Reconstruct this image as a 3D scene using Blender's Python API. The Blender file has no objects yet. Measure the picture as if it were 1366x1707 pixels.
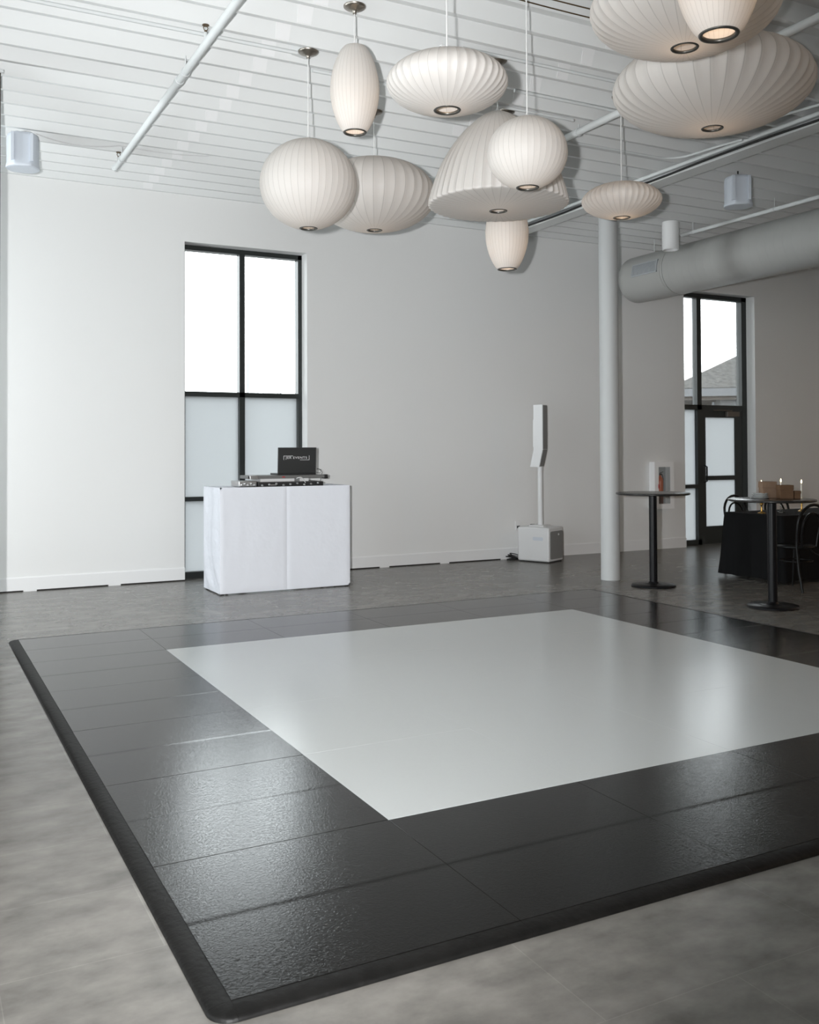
import bpy, bmesh, math, random
from math import sin, cos, pi, radians, sqrt
from mathutils import Vector, Matrix
random.seed(11)
S = bpy.context.scene
COL = S.collection
# ------------------------------------------------------------------ measures of the room (metres)
EYE = 1.4679            # camera height
YB = 10.851             # inner face of the back wall
ZC = 4.357              # underside of the deck ribs
FX, FY = 1.6756, 3.4035 # front-left corner of the white square
PN = 0.9144             # dance floor panel
# light levels (watts)
WARMW = 34
FLASH = 2080
LEFTWS = (14, 14, 20, 270)  # last value feeds the added fourth window
LAMPK = .27
# ------------------------------------------------------------------ materials
MAT = {}
def new_mat(name):
    m = bpy.data.materials.new(name); m.use_nodes = True
    nt = m.node_tree; nt.nodes.clear()
    out = nt.nodes.new('ShaderNodeOutputMaterial')
    return m, nt, out
def lin(c):
    return tuple(((x/12.92) if x <= 0.04045 else ((x+0.055)/1.055)**2.4) for x in c)
def mat(name, col, rough=0.5, metal=0.0, spec=0.5, bump=None, var=None, coat=0.0, alpha=None):
    """principled material; col linear rgb; bump=(scale, distance); var=(scale, amount)"""
    m, nt, out = new_mat(name)
    N = nt.nodes.new; L = nt.links.new
    b = N('ShaderNodeBsdfPrincipled'); L(b.outputs[0], out.inputs[0])
    b.inputs['Base Color'].default_value = (*col, 1)
    b.inputs['Roughness'].default_value = rough
    b.inputs['Metallic'].default_value = metal
    b.inputs['Specular IOR Level'].default_value = spec
    if coat: b.inputs['Coat Weight'].default_value = coat
    if bump or var:
        tc = N('ShaderNodeTexCoord')
    if var:
        n = N('ShaderNodeTexNoise'); n.inputs['Scale'].default_value = var[0]; n.inputs['Detail'].default_value = 4
        L(tc.outputs['Object'], n.inputs['Vector'])
        r = N('ShaderNodeMapRange'); L(n.outputs['Fac'], r.inputs[0])
        r.inputs[1].default_value = 0.3; r.inputs[2].default_value = 0.7
        r.inputs[3].default_value = 1-var[1]; r.inputs[4].default_value = 1+var[1]
        mx = N('ShaderNodeVectorMath'); mx.operation = 'SCALE'; mx.inputs[0].default_value = col
        L(r.outputs[0], mx.inputs['Scale']); L(mx.outputs[0], b.inputs['Base Color'])
    if bump:
        n2 = N('ShaderNodeTexNoise'); n2.inputs['Scale'].default_value = bump[0]; n2.inputs['Detail'].default_value = 3
        L(tc.outputs['Object'], n2.inputs['Vector'])
        bp = N('ShaderNodeBump'); bp.inputs['Distance'].default_value = bump[1]; bp.inputs['Strength'].default_value = 1
        L(n2.outputs['Fac'], bp.inputs['Height']); L(bp.outputs[0], b.inputs['Normal'])
    MAT[name] = m
    return m
def emis(name, col, s):
    m, nt, out = new_mat(name)
    e = nt.nodes.new('ShaderNodeEmission'); e.inputs[0].default_value = (*col, 1); e.inputs[1].default_value = s
    nt.links.new(e.outputs[0], out.inputs[0]); MAT[name] = m; return m

mat('wall_paint', (0.80, 0.80, 0.792), 0.55, spec=0.25, bump=(180, 0.0003))
mat('deck_paint', (0.755, 0.765, 0.76), 0.5, spec=0.3)
mat('cabinet_white', (0.93, 0.93, 0.93), 0.3)
mat('trim_paint', (0.82, 0.82, 0.82), 0.4, spec=0.4)
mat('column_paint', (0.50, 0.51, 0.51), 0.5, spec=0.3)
mat('pipe_paint', (0.70, 0.72, 0.72), 0.45)
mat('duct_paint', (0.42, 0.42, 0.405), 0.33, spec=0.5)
mat('grille_paint', (0.42, 0.44, 0.46), 0.4)
mat('gap_dark', (0.02, 0.018, 0.016), 0.9)
mat('frame_black', (0.018, 0.022, 0.021), 0.35, spec=0.5)
mat('closer_bronze', (0.16, 0.14, 0.12), 0.4, metal=0.6)
mat('black_metal', (0.006, 0.006, 0.007), 0.3, spec=0.2)
mat('table_black', (0.02, 0.019, 0.018), 0.22, spec=0.5)
mat('cloth_black', (0.006, 0.006, 0.0065), 0.9, spec=0.15, bump=(300, 0.0005))
mat('chair_black', (0.005, 0.005, 0.005), 0.35, spec=0.22)
mat('nickel', (0.36, 0.33, 0.29), 0.33, metal=1.0)
mat('cord_white', (0.72, 0.72, 0.71), 0.5)
mat('ring_steel', (0.10, 0.095, 0.085), 0.35, metal=0.7)
mat('brass', (0.45, 0.27, 0.08), 0.3, metal=1.0)
mat('old_brass', (0.17, 0.12, 0.07), 0.4, metal=0.8)
mat('speaker_white', (0.74, 0.745, 0.75), 0.5, bump=(400, 0.0004))
mat('speaker_grille', (0.24, 0.24, 0.235), 0.6, bump=(900, 0.001))
mat('ceiling_speaker', (0.62, 0.66, 0.72), 0.45)
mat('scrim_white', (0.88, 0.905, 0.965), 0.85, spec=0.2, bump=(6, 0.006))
mat('scrim_loose_shaded', (0.66, 0.675, 0.725), 0.85, spec=0.2, bump=(7, 0.03))  # looser side fabric, colour darkened so the booth sides look shaded
mat('gear_black', (0.02, 0.02, 0.021), 0.4)
mat('gear_grey', (0.19, 0.19, 0.185), 0.45, metal=0.3)
mat('gear_silver', (0.62, 0.62, 0.62), 0.3, metal=0.9)
mat('lid_black', (0.022, 0.023, 0.023), 0.42)
mat('screen_dark', (0.01, 0.01, 0.012), 0.15)
mat('mark_white', (0.78, 0.78, 0.78), 0.6)
mat('mark_red', (0.45, 0.03, 0.03), 0.6)
mat('cable_black', (0.012, 0.012, 0.012), 0.5)
mat('cable_white', (0.7, 0.7, 0.7), 0.5)
mat('red_steel', (0.62, 0.10, 0.015), 0.3, spec=0.6)
mat('dark_red', (0.10, 0.008, 0.008), 0.4)
mat('cabinet_inside', (0.40, 0.41, 0.43), 0.5)
mat('kraft', (0.135, 0.078, 0.045), 0.8, spec=0.2, var=(14, 0.12))
mat('kraft_light', (0.21, 0.14, 0.095), 0.8, spec=0.2, var=(14, 0.12))
mat('pale_glass', (0.62, 0.64, 0.64), 0.12, spec=0.7)
mat('candle_wax', (0.80, 0.76, 0.68), 0.4)
mat('shingle', (0.050, 0.049, 0.047), 0.9, spec=0.2, var=(9, 0.4))
mat('fascia_grey', (0.085, 0.088, 0.094), 0.7)
mat('soffit_brown', (0.10, 0.088, 0.08), 0.8)
mat('siding_grey', (0.10, 0.102, 0.105), 0.8)
mat('white_panel_paint', (0.5, 0.51, 0.53), 0.6)
mat('bark_grey', (0.11, 0.115, 0.12), 0.9, spec=0.1)
mat('bark_dark', (0.06, 0.055, 0.05), 0.9, spec=0.1)
mat('far_tan', (0.30, 0.24, 0.20), 0.9)
mat('far_grey', (0.26, 0.28, 0.30), 0.9)
mat('ground', (0.16, 0.16, 0.155), 0.95, spec=0.1)
mat('drape_taupe', (0.085, 0.070, 0.058), 0.9, spec=0.1)
emis('flame', (1.0, 0.78, 0.45), 9)
emis('bulb_lit', (1.0, 0.80, 0.58), 5.0)

def mk_glass(name, tint, gloss):
    m, nt, out = new_mat(name); N = nt.nodes.new; L = nt.links.new
    t = N('ShaderNodeBsdfTransparent'); t.inputs[0].default_value = (*tint, 1)
    g = N('ShaderNodeBsdfGlossy'); g.inputs['Roughness'].default_value = 0.02
    f = N('ShaderNodeFresnel'); f.inputs[0].default_value = gloss
    x = N('ShaderNodeMixShader'); L(f.outputs[0], x.inputs[0]); L(t.outputs[0], x.inputs[1]); L(g.outputs[0], x.inputs[2])
    L(x.outputs[0], out.inputs[0]); MAT[name] = m
mk_glass('clear_glass', (0.97, 0.985, 0.98), 1.35)
mk_glass('holder_glass', (0.86, 0.88, 0.88), 1.5)
def mk_frost():
    m, nt, out = new_mat('frosted_glass'); N = nt.nodes.new; L = nt.links.new
    t = N('ShaderNodeBsdfTranslucent'); t.inputs[0].default_value = (0.50, 0.515, 0.52, 1)
    d = N('ShaderNodeBsdfPrincipled'); d.inputs['Base Color'].default_value = (0.75, 0.79, 0.80, 1); d.inputs['Roughness'].default_value = 0.35
    x = N('ShaderNodeMixShader'); x.inputs[0].default_value = 0.25
    L(t.outputs[0], x.inputs[1]); L(d.outputs[0], x.inputs[2]); L(x.outputs[0], out.inputs[0]); MAT['frosted_glass'] = m
mk_frost()

def mk_shade(name, col, trans):
    m, nt, out = new_mat(name); N = nt.nodes.new; L = nt.links.new
    d = N('ShaderNodeBsdfPrincipled'); d.inputs['Base Color'].default_value = (*col, 1)
    d.inputs['Roughness'].default_value = 0.5; d.inputs['Specular IOR Level'].default_value = 0.35
    t = N('ShaderNodeBsdfTranslucent'); t.inputs[0].default_value = (col[0], col[1]*0.97, col[2]*0.93, 1)
    x = N('ShaderNodeMixShader'); x.inputs[0].default_value = trans
    tc = N('ShaderNodeTexCoord'); n = N('ShaderNodeTexNoise'); n.inputs['Scale'].default_value = 90; n.inputs['Detail'].default_value = 3
    b = N('ShaderNodeBump'); b.inputs['Distance'].default_value = 0.0006; b.inputs['Strength'].default_value = 0.6
    L(tc.outputs['Object'], n.inputs['Vector']); L(n.outputs['Fac'], b.inputs['Height']); L(b.outputs[0], d.inputs['Normal'])
    L(d.outputs[0], x.inputs[1]); L(t.outputs[0], x.inputs[2]); L(x.outputs[0], out.inputs[0]); MAT[name] = m
mk_shade('lamp_shade', (0.655, 0.632, 0.608), 0.20)
mk_shade('lamp_rib', (0.50, 0.48, 0.455), 0.14)

def mk_floor():
    m, nt, out = new_mat('vinyl_tile'); N = nt.nodes.new; L = nt.links.new
    b = N('ShaderNodeBsdfPrincipled'); L(b.outputs[0], out.inputs[0])
    tc = N('ShaderNodeTexCoord')
    br = N('ShaderNodeTexBrick'); br.offset = 0.5
    br.inputs['Scale'].default_value = 1.0; br.inputs['Brick Width'].default_value = 0.914; br.inputs['Row Height'].default_value = 0.457
    br.inputs['Mortar Size'].default_value = 0.0016; br.inputs['Mortar Smooth'].default_value = 0.3
    br.inputs['Color1'].default_value = (0.90, 0.90, 0.90, 1); br.inputs['Color2'].default_value = (1.06, 1.06, 1.06, 1)
    br.inputs['Mortar'].default_value = (1.22, 1.22, 1.22, 1)
    mp = N('ShaderNodeMapping'); mp.inputs['Location'].default_value = (0.23, 0.30, 0)
    L(tc.outputs['Object'], mp.inputs['Vector']); L(mp.outputs[0], br.inputs['Vector'])
    mp2 = N('ShaderNodeMapping'); mp2.inputs['Scale'].default_value = (1.6, 2.4, 1); L(tc.outputs['Object'], mp2.inputs['Vector'])
    n1 = N('ShaderNodeTexNoise'); n1.inputs['Scale'].default_value = 2.6; n1.inputs['Detail'].default_value = 6; n1.inputs['Roughness'].default_value = 0.6
    L(mp2.outputs[0], n1.inputs['Vector'])
    cr = N('ShaderNodeValToRGB'); e = cr.color_ramp.elements
    e[0].position = 0.28; e[0].color = (0.106, 0.100, 0.091, 1)
    e[1].position = 0.74; e[1].color = (0.232, 0.219, 0.199, 1)
    L(n1.outputs['Fac'], cr.inputs[0])
    mx = N('ShaderNodeMix'); mx.data_type = 'RGBA'; mx.blend_type = 'MULTIPLY'; mx.inputs[0].default_value = 1
    L(cr.outputs[0], mx.inputs[6]); L(br.outputs['Color'], mx.inputs[7]); L(mx.outputs[2], b.inputs['Base Color'])
    b.inputs['Roughness'].default_value = 0.27; b.inputs['Specular IOR Level'].default_value = 0.5
    n2 = N('ShaderNodeTexNoise'); n2.inputs['Scale'].default_value = 14; n2.inputs['Detail'].default_value = 3
    L(tc.outputs['Object'], n2.inputs['Vector'])
    MAT['vinyl_tile'] = m
mk_floor()

def mk_panel(name, col, rough, fine, wave, lap):
    m, nt, out = new_mat(name); N = nt.nodes.new; L = nt.links.new
    b = N('ShaderNodeBsdfPrincipled'); L(b.outputs[0], out.inputs[0])
    b.inputs['Base Color'].default_value = (*col, 1); b.inputs['Roughness'].default_value = rough
    b.inputs['IOR'].default_value = 1.45
    tc = N('ShaderNodeTexCoord'); oi = N('ShaderNodeObjectInfo')
    va = N('ShaderNodeVectorMath'); va.operation = 'ADD'
    vs = N('ShaderNodeVectorMath'); vs.operation = 'SCALE'; vs.inputs[0].default_value = (31, 17, 0)
    L(oi.outputs['Random'], vs.inputs['Scale']); L(tc.outputs['Object'], va.inputs[0]); L(vs.outputs[0], va.inputs[1])
    n1 = N('ShaderNodeTexNoise'); n1.inputs['Scale'].default_value = 110; n1.inputs['Detail'].default_value = 5; n1.inputs['Roughness'].default_value = 0.6; n1.inputs['Distortion'].default_value = 1.2
    n2 = N('ShaderNodeTexNoise'); n2.inputs['Scale'].default_value = 3.0; n2.inputs['Detail'].default_value = 2
    L(va.outputs[0], n1.inputs['Vector']); L(va.outputs[0], n2.inputs['Vector'])
    b1 = N('ShaderNodeBump'); b1.inputs['Distance'].default_value = wave; b1.inputs['Strength'].default_value = 1
    b2 = N('ShaderNodeBump'); b2.inputs['Distance'].default_value = fine; b2.inputs['Strength'].default_value = 1
    L(n2.outputs['Fac'], b1.inputs['Height']); L(n1.outputs['Fac'], b2.inputs['Height'])
    # lap of two vinyl strips across the middle of each panel
    sx = N('ShaderNodeSeparateXYZ'); L(tc.outputs['Object'], sx.inputs[0])
    ab = N('ShaderNodeMath'); ab.operation = 'MULTIPLY'; ab.inputs[1].default_value = 90; L(sx.outputs[1], ab.inputs[0])
    ta = N('ShaderNodeMath'); ta.operation = 'TANH'; L(ab.outputs[0], ta.inputs[0])
    b3 = N('ShaderNodeBump'); b3.inputs['Distance'].default_value = lap; b3.inputs['Strength'].default_value = 1
    L(ta.outputs[0], b3.inputs['Height'])
    L(b1.outputs[0], b2.inputs['Normal']); L(b2.outputs[0], b3.inputs['Normal']); L(b3.outputs[0], b.inputs['Normal'])
    MAT[name] = m
mk_panel('panel_black', (0.0026, 0.0023, 0.0020), 0.075, 0.00055, 0.0004, 0.0005)
mk_panel('panel_white', (0.52, 0.54, 0.535), 0.085, 0.0005, 0.0003, 0.00005)
mat('ramp_black', (0.006, 0.0057, 0.0053), 0.5, spec=0.22, bump=(40, 0.002), var=(18, 0.3))

# ------------------------------------------------------------------ mesh helpers
class MB:
    def __init__(self): self.v = []; self.f = []; self.sm = []; self.mi = []; self.M = Matrix.Identity(4); self.cur = 0
    def add(self, vs, fs, smooth=False, mi=None):
        o = len(self.v)
        self.v += [tuple(self.M @ Vector(p)) for p in vs]
        for f in fs:
            self.f.append(tuple(i+o for i in f)); self.sm.append(smooth); self.mi.append(self.cur if mi is None else mi)
        return self
    def box(self, x0, x1, y0, y1, z0, z1, bev=0.0):
        if bev <= 0:
            vs = [(x, y, z) for z in (z0, z1) for y in (y0, y1) for x in (x0, x1)]
            fs = [(0,2,3,1),(4,5,7,6),(0,1,5,4),(1,3,7,5),(3,2,6,7),(2,0,4,6)]
            return self.add(vs, fs)
        bm = bmesh.new(); bmesh.ops.create_cube(bm, size=1)
        for q in bm.verts: q.co = Vector(((x0+x1)/2+q.co.x*(x1-x0), (y0+y1)/2+q.co.y*(y1-y0), (z0+z1)/2+q.co.z*(z1-z0)))
        bmesh.ops.bevel(bm, geom=bm.edges[:], offset=bev, segments=3, affect='EDGES', profile=0.5)
        bm.verts.index_update()
        o = len(self.v); self.add([q.co[:] for q in bm.verts], [tuple(q.index for q in f.verts) for f in bm.faces], True)
        for k_, f in enumerate(bm.faces): self.sm[len(self.sm)-len(bm.faces)+k_] = max(abs(q) for q in f.normal) < .999
        bm.free(); return self
    def lathe(self, prof, n=32, c=(0,0,0), cap0=True, cap1=True, smooth=True):
        vs = []; fs = []; k = len(prof)
        for (r, z) in prof:
            for i in range(n):
                a = 2*pi*i/n; vs.append((c[0]+r*cos(a), c[1]+r*sin(a), c[2]+z))
        for j in range(k-1):
            for i in range(n):
                i2 = (i+1) % n; fs.append((j*n+i, j*n+i2, (j+1)*n+i2, (j+1)*n+i))
        self.add(vs, fs, smooth)
        if cap0 and prof[0][0] > 0: self.add(vs[:n], [tuple(reversed(range(n)))])
        if cap1 and prof[-1][0] > 0: self.add(vs[-n:], [tuple(range(n))])
        return self
    def tube(self, pts, r, n=10, closed=False, caps=True):
        pts = [Vector(p) for p in pts]; k = len(pts); vs = []; fs = []
        rr = r if isinstance(r, (list, tuple)) else [r]*k
        up = None
        for i, p in enumerate(pts):
            if closed: t = pts[(i+1) % k]-pts[i-1]
            else: t = pts[min(i+1, k-1)]-pts[max(i-1, 0)]
            t.normalize()
            if up is None:
                up = Vector((0,0,1)) if abs(t.z) < 0.9 else Vector((1,0,0))
            a = up - t*up.dot(t)
            if a.length < 1e-4: a = t.orthogonal()
            a.normalize(); b = t.cross(a); up = a
            for j in range(n):
                w = 2*pi*j/n; vs.append(tuple(p+a*(cos(w)*rr[i])+b*(sin(w)*rr[i])))
        m = k if closed else k-1
        for i in range(m):
            for j in range(n):
                i2 = (i+1) % k; j2 = (j+1) % n
                fs.append((i*n+j, i*n+j2, i2*n+j2, i2*n+j))
        self.add(vs, fs, True)
        if caps and not closed:
            self.add(vs[:n], [tuple(reversed(range(n)))]); self.add(vs[-n:], [tuple(range(n))])
        return self
    def prism(self, poly, d0, d1, axis='y'):
        """extrude polygon (u,w) along axis"""
        n = len(poly)
        def P(u, w, d): return {'y': (u, d, w), 'x': (d, u, w), 'z': (u, w, d)}[axis]
        vs = [P(u, w, d0) for u, w in poly]+[P(u, w, d1) for u, w in poly]
        fs = [tuple(range(n)), tuple(reversed(range(n, 2*n)))]+[(i, i+n, (i+1) % n+n, (i+1) % n) for i in range(n)]
        return self.add(vs, fs)
    def build(self, name, m, parent=None, loc=(0,0,0), rot=(0,0,0)):
        me = bpy.data.meshes.new(name); me.from_pydata(self.v, [], self.f)
        ms = m if isinstance(m, (list, tuple)) else [m]
        for q in ms: me.materials.append(MAT[q])
        me.polygons.foreach_set('use_smooth', self.sm)
        me.polygons.foreach_set('material_index', self.mi)
        bm = bmesh.new(); bm.from_mesh(me); bmesh.ops.recalc_face_normals(bm, faces=bm.faces[:]); bm.to_mesh(me); bm.free()
        me.update()
        o = bpy.data.objects.new(name, me); COL.objects.link(o)
        o.location = loc; o.rotation_euler = rot
        if parent: o.parent = parent
        return o
def tag(o, label, cat, group=None):
    o['label'] = label; o['category'] = cat
    if group: o['group'] = group
    return o
def thing(name, label, cat, loc=(0,0,0), rz=0.0, group=None):
    o = bpy.data.objects.new(name, None); COL.objects.link(o); o.empty_display_size = 0.1
    o.location = loc; o.rotation_euler = (0,0,rz)
    return tag(o, label, cat, group)
def struct(o): o['kind'] = 'structure'; return o
def copy_tree(o, parent=None):
    c = o.copy(); COL.objects.link(c); c.parent = parent
    for ch in list(o.children): copy_tree(ch, c)
    return c
def arc(cx, cy, r, a0, a1, n):
    return [(cx+r*cos(a0+(a1-a0)*i/n), cy+r*sin(a0+(a1-a0)*i/n)) for i in range(n+1)]
def text_mesh(name, txt, size, depth, m, parent, loc, rot, width=None):
    cu = bpy.data.curves.new(name, 'FONT'); cu.body = txt; cu.size = size; cu.extrude = depth; cu.space_character = 1.12; cu.align_x = 'CENTER'; cu.align_y = 'CENTER'
    t = bpy.data.objects.new(name+'_tmp', cu); COL.objects.link(t)
    bpy.context.view_layer.update()
    dg = bpy.context.evaluated_depsgraph_get()
    me = bpy.data.meshes.new_from_object(t.evaluated_get(dg)); bpy.data.objects.remove(t)
    if width:
        xs = [v.co.x for v in me.vertices]; k = width/(max(xs)-min(xs))
        for v in me.vertices: v.co.x *= k
    me.materials.clear(); me.materials.append(MAT[m])
    o = bpy.data.objects.new(name, me); COL.objects.link(o); o.parent = parent; o.location = loc; o.rotation_euler = rot
    return o

# ------------------------------------------------------------------ the room
XL, XR, YF = -2.8, 16.0, -4.0
W1 = (2.784, 4.270); W2 = (10.302, 11.773); WZ = 3.85; WT = 0.30
struct(MB().box(XL-.3, XR+.3, YF-.3, YB+WT, -0.12, 0).build('floor', 'vinyl_tile'))
w = MB()
for a, b in ((XL-.3, W1[0]), (W1[1], W2[0]), (W2[1], XR+.3)): w.box(a, b, YB, YB+WT, 0, 4.62)
for a, b in (W1, W2): w.box(a, b, YB, YB+WT, WZ, 4.62)
struct(w.build('wall_back', 'wall_paint'))
# left wall (beside and behind the camera) with three tall windows, and a fourth added to brighten the back wall
LW = ((-2.2, -0.6), (1.2, 2.8), (4.6, 6.2), (8.0, 9.6))
w = MB(); ys = [YF-.3]+[q for p in LW for q in p]+[YB]
for i in range(0, len(ys), 2): w.box(XL-.3, XL, ys[i], ys[i+1], 0, 4.62)
for a, b in LW: w.box(XL-.3, XL, a, b, WZ, 4.62)
struct(w.build('wall_left', 'wall_paint'))
struct(MB().box(XR, XR+.3, YF-.3, YB, 0, 4.62).build('wall_right', 'wall_paint'))
struct(MB().box(XL, XR, YF-.3, YF, 0, 4.62).build('wall_front', 'wall_paint'))
# deep-rib steel deck, ribs along X
DP = 0.3093; DH = 0.115
prof = []
y = YB-0.115
while y > YF-.2:
    prof += [(y+.018, ZC), (y-.018, ZC), (y-.058, ZC+DH), (y-DP+.058, ZC+DH)]; y -= DP
prof = [(YB+.02, ZC+DH*0.0+.04)] + prof
dk = MB(); n = len(prof)
vs = [(XL-.1, a, b) for a, b in prof]+[(XR+.1, a, b) for a, b in prof]
dk.add(vs, [(i, i+1, n+i+1, n+i) for i in range(n-1)])
dk.box(XL-.3, XR+.3, YF-.3, YB+WT, 4.56, 4.70)
ceil = struct(dk.build('ceiling', 'deck_paint'))
# baseboards with shims under them
def baseboard(x0, x1, name, gap=True):
    b = MB(); z0 = 0.014 if gap else 0.0
    b.box(x0, x1, YB-.014, YB, z0, 0.142); b.box(x0, x1, YB-.009, YB, 0.142, 0.150)
    o = struct(b.build(name, 'trim_paint'))
    if gap:
        MB().box(x0, x1, YB-.006, YB, 0, 0.014).build('shadow_gap', 'gap_dark', o)
        s = MB(); x = x0+.25
        while x < x1-.1:
            s.box(x, x+.13, YB-.014, YB, 0, 0.014); x += random.uniform(.62, 1.1)
        s.build('shim', 'trim_paint', o)
    return o
baseboard(XL, W1[0]+.0, 'baseboard_back')
baseboard(W1[1], 8.0, 'trim_1')
baseboard(8.0, W2[0], 'trim_2', False)
baseboard(W2[1], XR, 'trim_3', False)

# ------------------------------------------------------------------ windows and door
YG = YB+0.17   # frame face
def bar(b, x0, x1, z0, z1, d=0.11): b.box(x0, x1, YG, YG+d, z0, z1)
win = bpy.data.objects.new('window_1', None); COL.objects.link(win); win.location = (0,0,0); struct(win)
f = MB()
bar(f, W1[0], W1[0]+.05, 0.0, WZ); bar(f, W1[1]-.05, W1[1], 0.0, WZ)
bar(f, W1[0], W1[1], WZ-.055, WZ); bar(f, W1[0], W1[1], 0.0, 0.072)
f.build('frame', 'frame_black', win)
m_ = MB(); bar(m_, 3.482, 3.548, 0.07, WZ-.05, .10); m_.build('mullion', 'frame_black', win)
for z0, z1 in ((2.100, 2.156), (0.886, 0.934)):
    t = MB(); bar(t, W1[0]+.05, W1[1]-.05, z0, z1, .105); t.build('transom', 'frame_black', win)
for x0, x1 in ((W1[0]+.05, 3.482), (3.548, W1[1]-.05)):
    for z0, z1, g in ((.072, .886, 'frosted_glass'), (.934, 2.10, 'frosted_glass'), (2.156, WZ-.055, 'clear_glass')):
        MB().box(x0, x1, YG+.06, YG+.066, z0, z1).build('pane', g, win)
win2 = bpy.data.objects.new('window_2', None); COL.objects.link(win2); struct(win2)
f = MB()
bar(f, W2[0], W2[0]+.05, 0, WZ); bar(f, W2[1]-.105, W2[1], 0, WZ); bar(f, W2[0], W2[1], WZ-.065, WZ)
bar(f, W2[0], 10.80, 0.0, 0.075)
f.build('frame', 'frame_black', win2)
m_ = MB(); bar(m_, 10.725, 10.815, 0.0, WZ-.06, .10); m_.build('mullion', 'frame_black', win2)
t = MB(); bar(t, W2[0]+.05, W2[1]-.1, 2.066, 2.14, .105); t.build('transom', 'frame_black', win2)
t = MB(); bar(t, W2[0]+.05, 10.73, .866, .921, .105); t.build('transom', 'frame_black', win2)
for x0, x1, z0, z1, g in ((W2[0]+.05, 10.725, .075, .866, 'frosted_glass'), (W2[0]+.05, 10.725, .921, 2.08, 'frosted_glass'),
                          (W2[0]+.05, 10.725, 2.14, WZ-.065, 'clear_glass'), (10.815, W2[1]-.105, 2.14, WZ-.065, 'clear_glass')):
    MB().box(x0, x1, YG+.06, YG+.066, z0, z1).build('pane', g, win2)
door = bpy.data.objects.new('door_1', None); COL.objects.link(door); struct(door)
d = MB()
d.box(10.815, 10.893, YG+.005, YG+.05, .002, 2.066); d.box(11.515, 11.666, YG+.005, YG+.05, .002, 2.066)
d.box(10.893, 11.515, YG+.005, YG+.05, 1.95, 2.066); d.box(10.893, 11.515, YG+.005, YG+.05, .002, .273); d.box(10.893, 11.515, YG+.005, YG+.05, .982, 1.048)
d.build('door_leaf', 'frame_black', door)
MB().box(10.893, 11.515, YG+.025, YG+.031, .273, .982).build('pane', 'frosted_glass', door)
MB().box(10.893, 11.515, YG+.025, YG+.031, 1.048, 1.95).build('pane', 'frosted_glass', door)
c = MB().box(11.30, 11.56, YG-.055, YG+.004, 1.965, 2.045, .008)
c.build('door_closer', 'closer_bronze', door)
MB().tube([(11.42, YG-.03, 2.055), (11.16, YG-.05, 2.06), (11.05, YG-.005, 2.06)], .009, 6).build('closer_arm', 'closer_bronze', door)
MB().tube([(10.86, YG+.0, .95), (10.86, YG-.05, .97), (10.86, YG-.05, 1.19), (10.86, YG, 1.21)], .012, 8).build('door_handle', 'black_metal', door)
# windows of the left wall, the last one added for its light
for i, (a, b) in enumerate(LW):
    wn = bpy.data.objects.new('window_%d' % (i+3), None); COL.objects.link(wn); struct(wn)
    f = MB(); xg0, xg1 = XL-.2, XL-.1
    for q0, q1, z0, z1 in ((a, a+.06, 0, WZ), (b-.06, b, 0, WZ), ((a+b)/2-.03, (a+b)/2+.03, 0, WZ), (a, b, WZ-.06, WZ), (a, b, 0, .07), (a, b, 2.1, 2.16), (a, b, .88, .93)):
        f.box(xg0, xg1, q0, q1, z0, z1)
    f.build('frame', 'frame_black', wn)
    MB().box(XL-.15, XL-.145, a+.05, b-.05, .06, WZ-.05).build('pane', 'clear_glass', wn)

# ------------------------------------------------------------------ dance floor
df = thing('dance_floor', 'glossy black and white panel dance floor laid on the grey floor', 'dance floor', (FX+2*PN, FY+2*PN, 0))
ox, oy = FX+2*PN, FY+2*PN
TH = 0.022
g = 0.0004
pm = {}
for i in range(-1, 5):
    for j in range(-1, 5):
        white = 0 <= i < 4 and 0 <= j < 4
        key = 'w' if white else 'b'
        loc = (FX+(i+.5)*PN-ox, FY+(j+.5)*PN-oy, 0)
        if key not in pm:
            h = PN/2-(.0002 if white else .0007)
            pm[key] = MB().box(-h, h, -h, h, 0.001, TH, 0.0 if white else .0012)
            o = pm[key].build('white_panel' if white else 'black_panel', 'panel_white' if white else 'panel_black', df, loc)
            o['label'] = 'glossy white panel' if white else 'glossy black panel'
            pm[key] = o
        else:
            o = pm[key].copy(); COL.objects.link(o); o.location = loc; o.parent = df
        o.rotation_euler = (random.uniform(-1, 1)*(.0003 if white else .0005), random.uniform(-1, 1)*(.0003 if white else .0005), 0)
RW = 0.068
rp = [(0, TH-.001)] + [(RW*sin(a)*1.0, (TH-.001)*cos(a)**0.8+.0005) for a in [pi/2*k/7 for k in range(1, 7)]] + [(RW, .0005)]
hl = 3*PN
def ramp_seg():
    b = MB(); k = len(rp); L = PN/2-.0006
    vs = [(-L, -u, z) for u, z in rp]+[(L, -u, z) for u, z in rp]
    fs = [(i, i+1, k+i+1, k+i) for i in range(k-1)]
    b.add(vs, fs, True); b.add(vs[:k], [tuple(range(k))]); b.add(vs[k:], [tuple(reversed(range(k)))])
    return b
proto = None
for side in range(4):
    for s in range(6):
        u = (s-2.5)*PN
        loc = [(u, -hl, 0), (hl, u, 0), (u, hl, 0), (-hl, u, 0)][side]; rz = [0, pi/2, pi, -pi/2][side]
        if proto is None: proto = ramp_seg().build('edge_ramp', 'ramp_black', df, loc, (0,0,rz)); proto['label'] = 'rounded black edge ramp'
        else:
            o = proto.copy(); COL.objects.link(o); o.location = loc; o.rotation_euler = (0,0,rz); o.parent = df
cp = None
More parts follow.
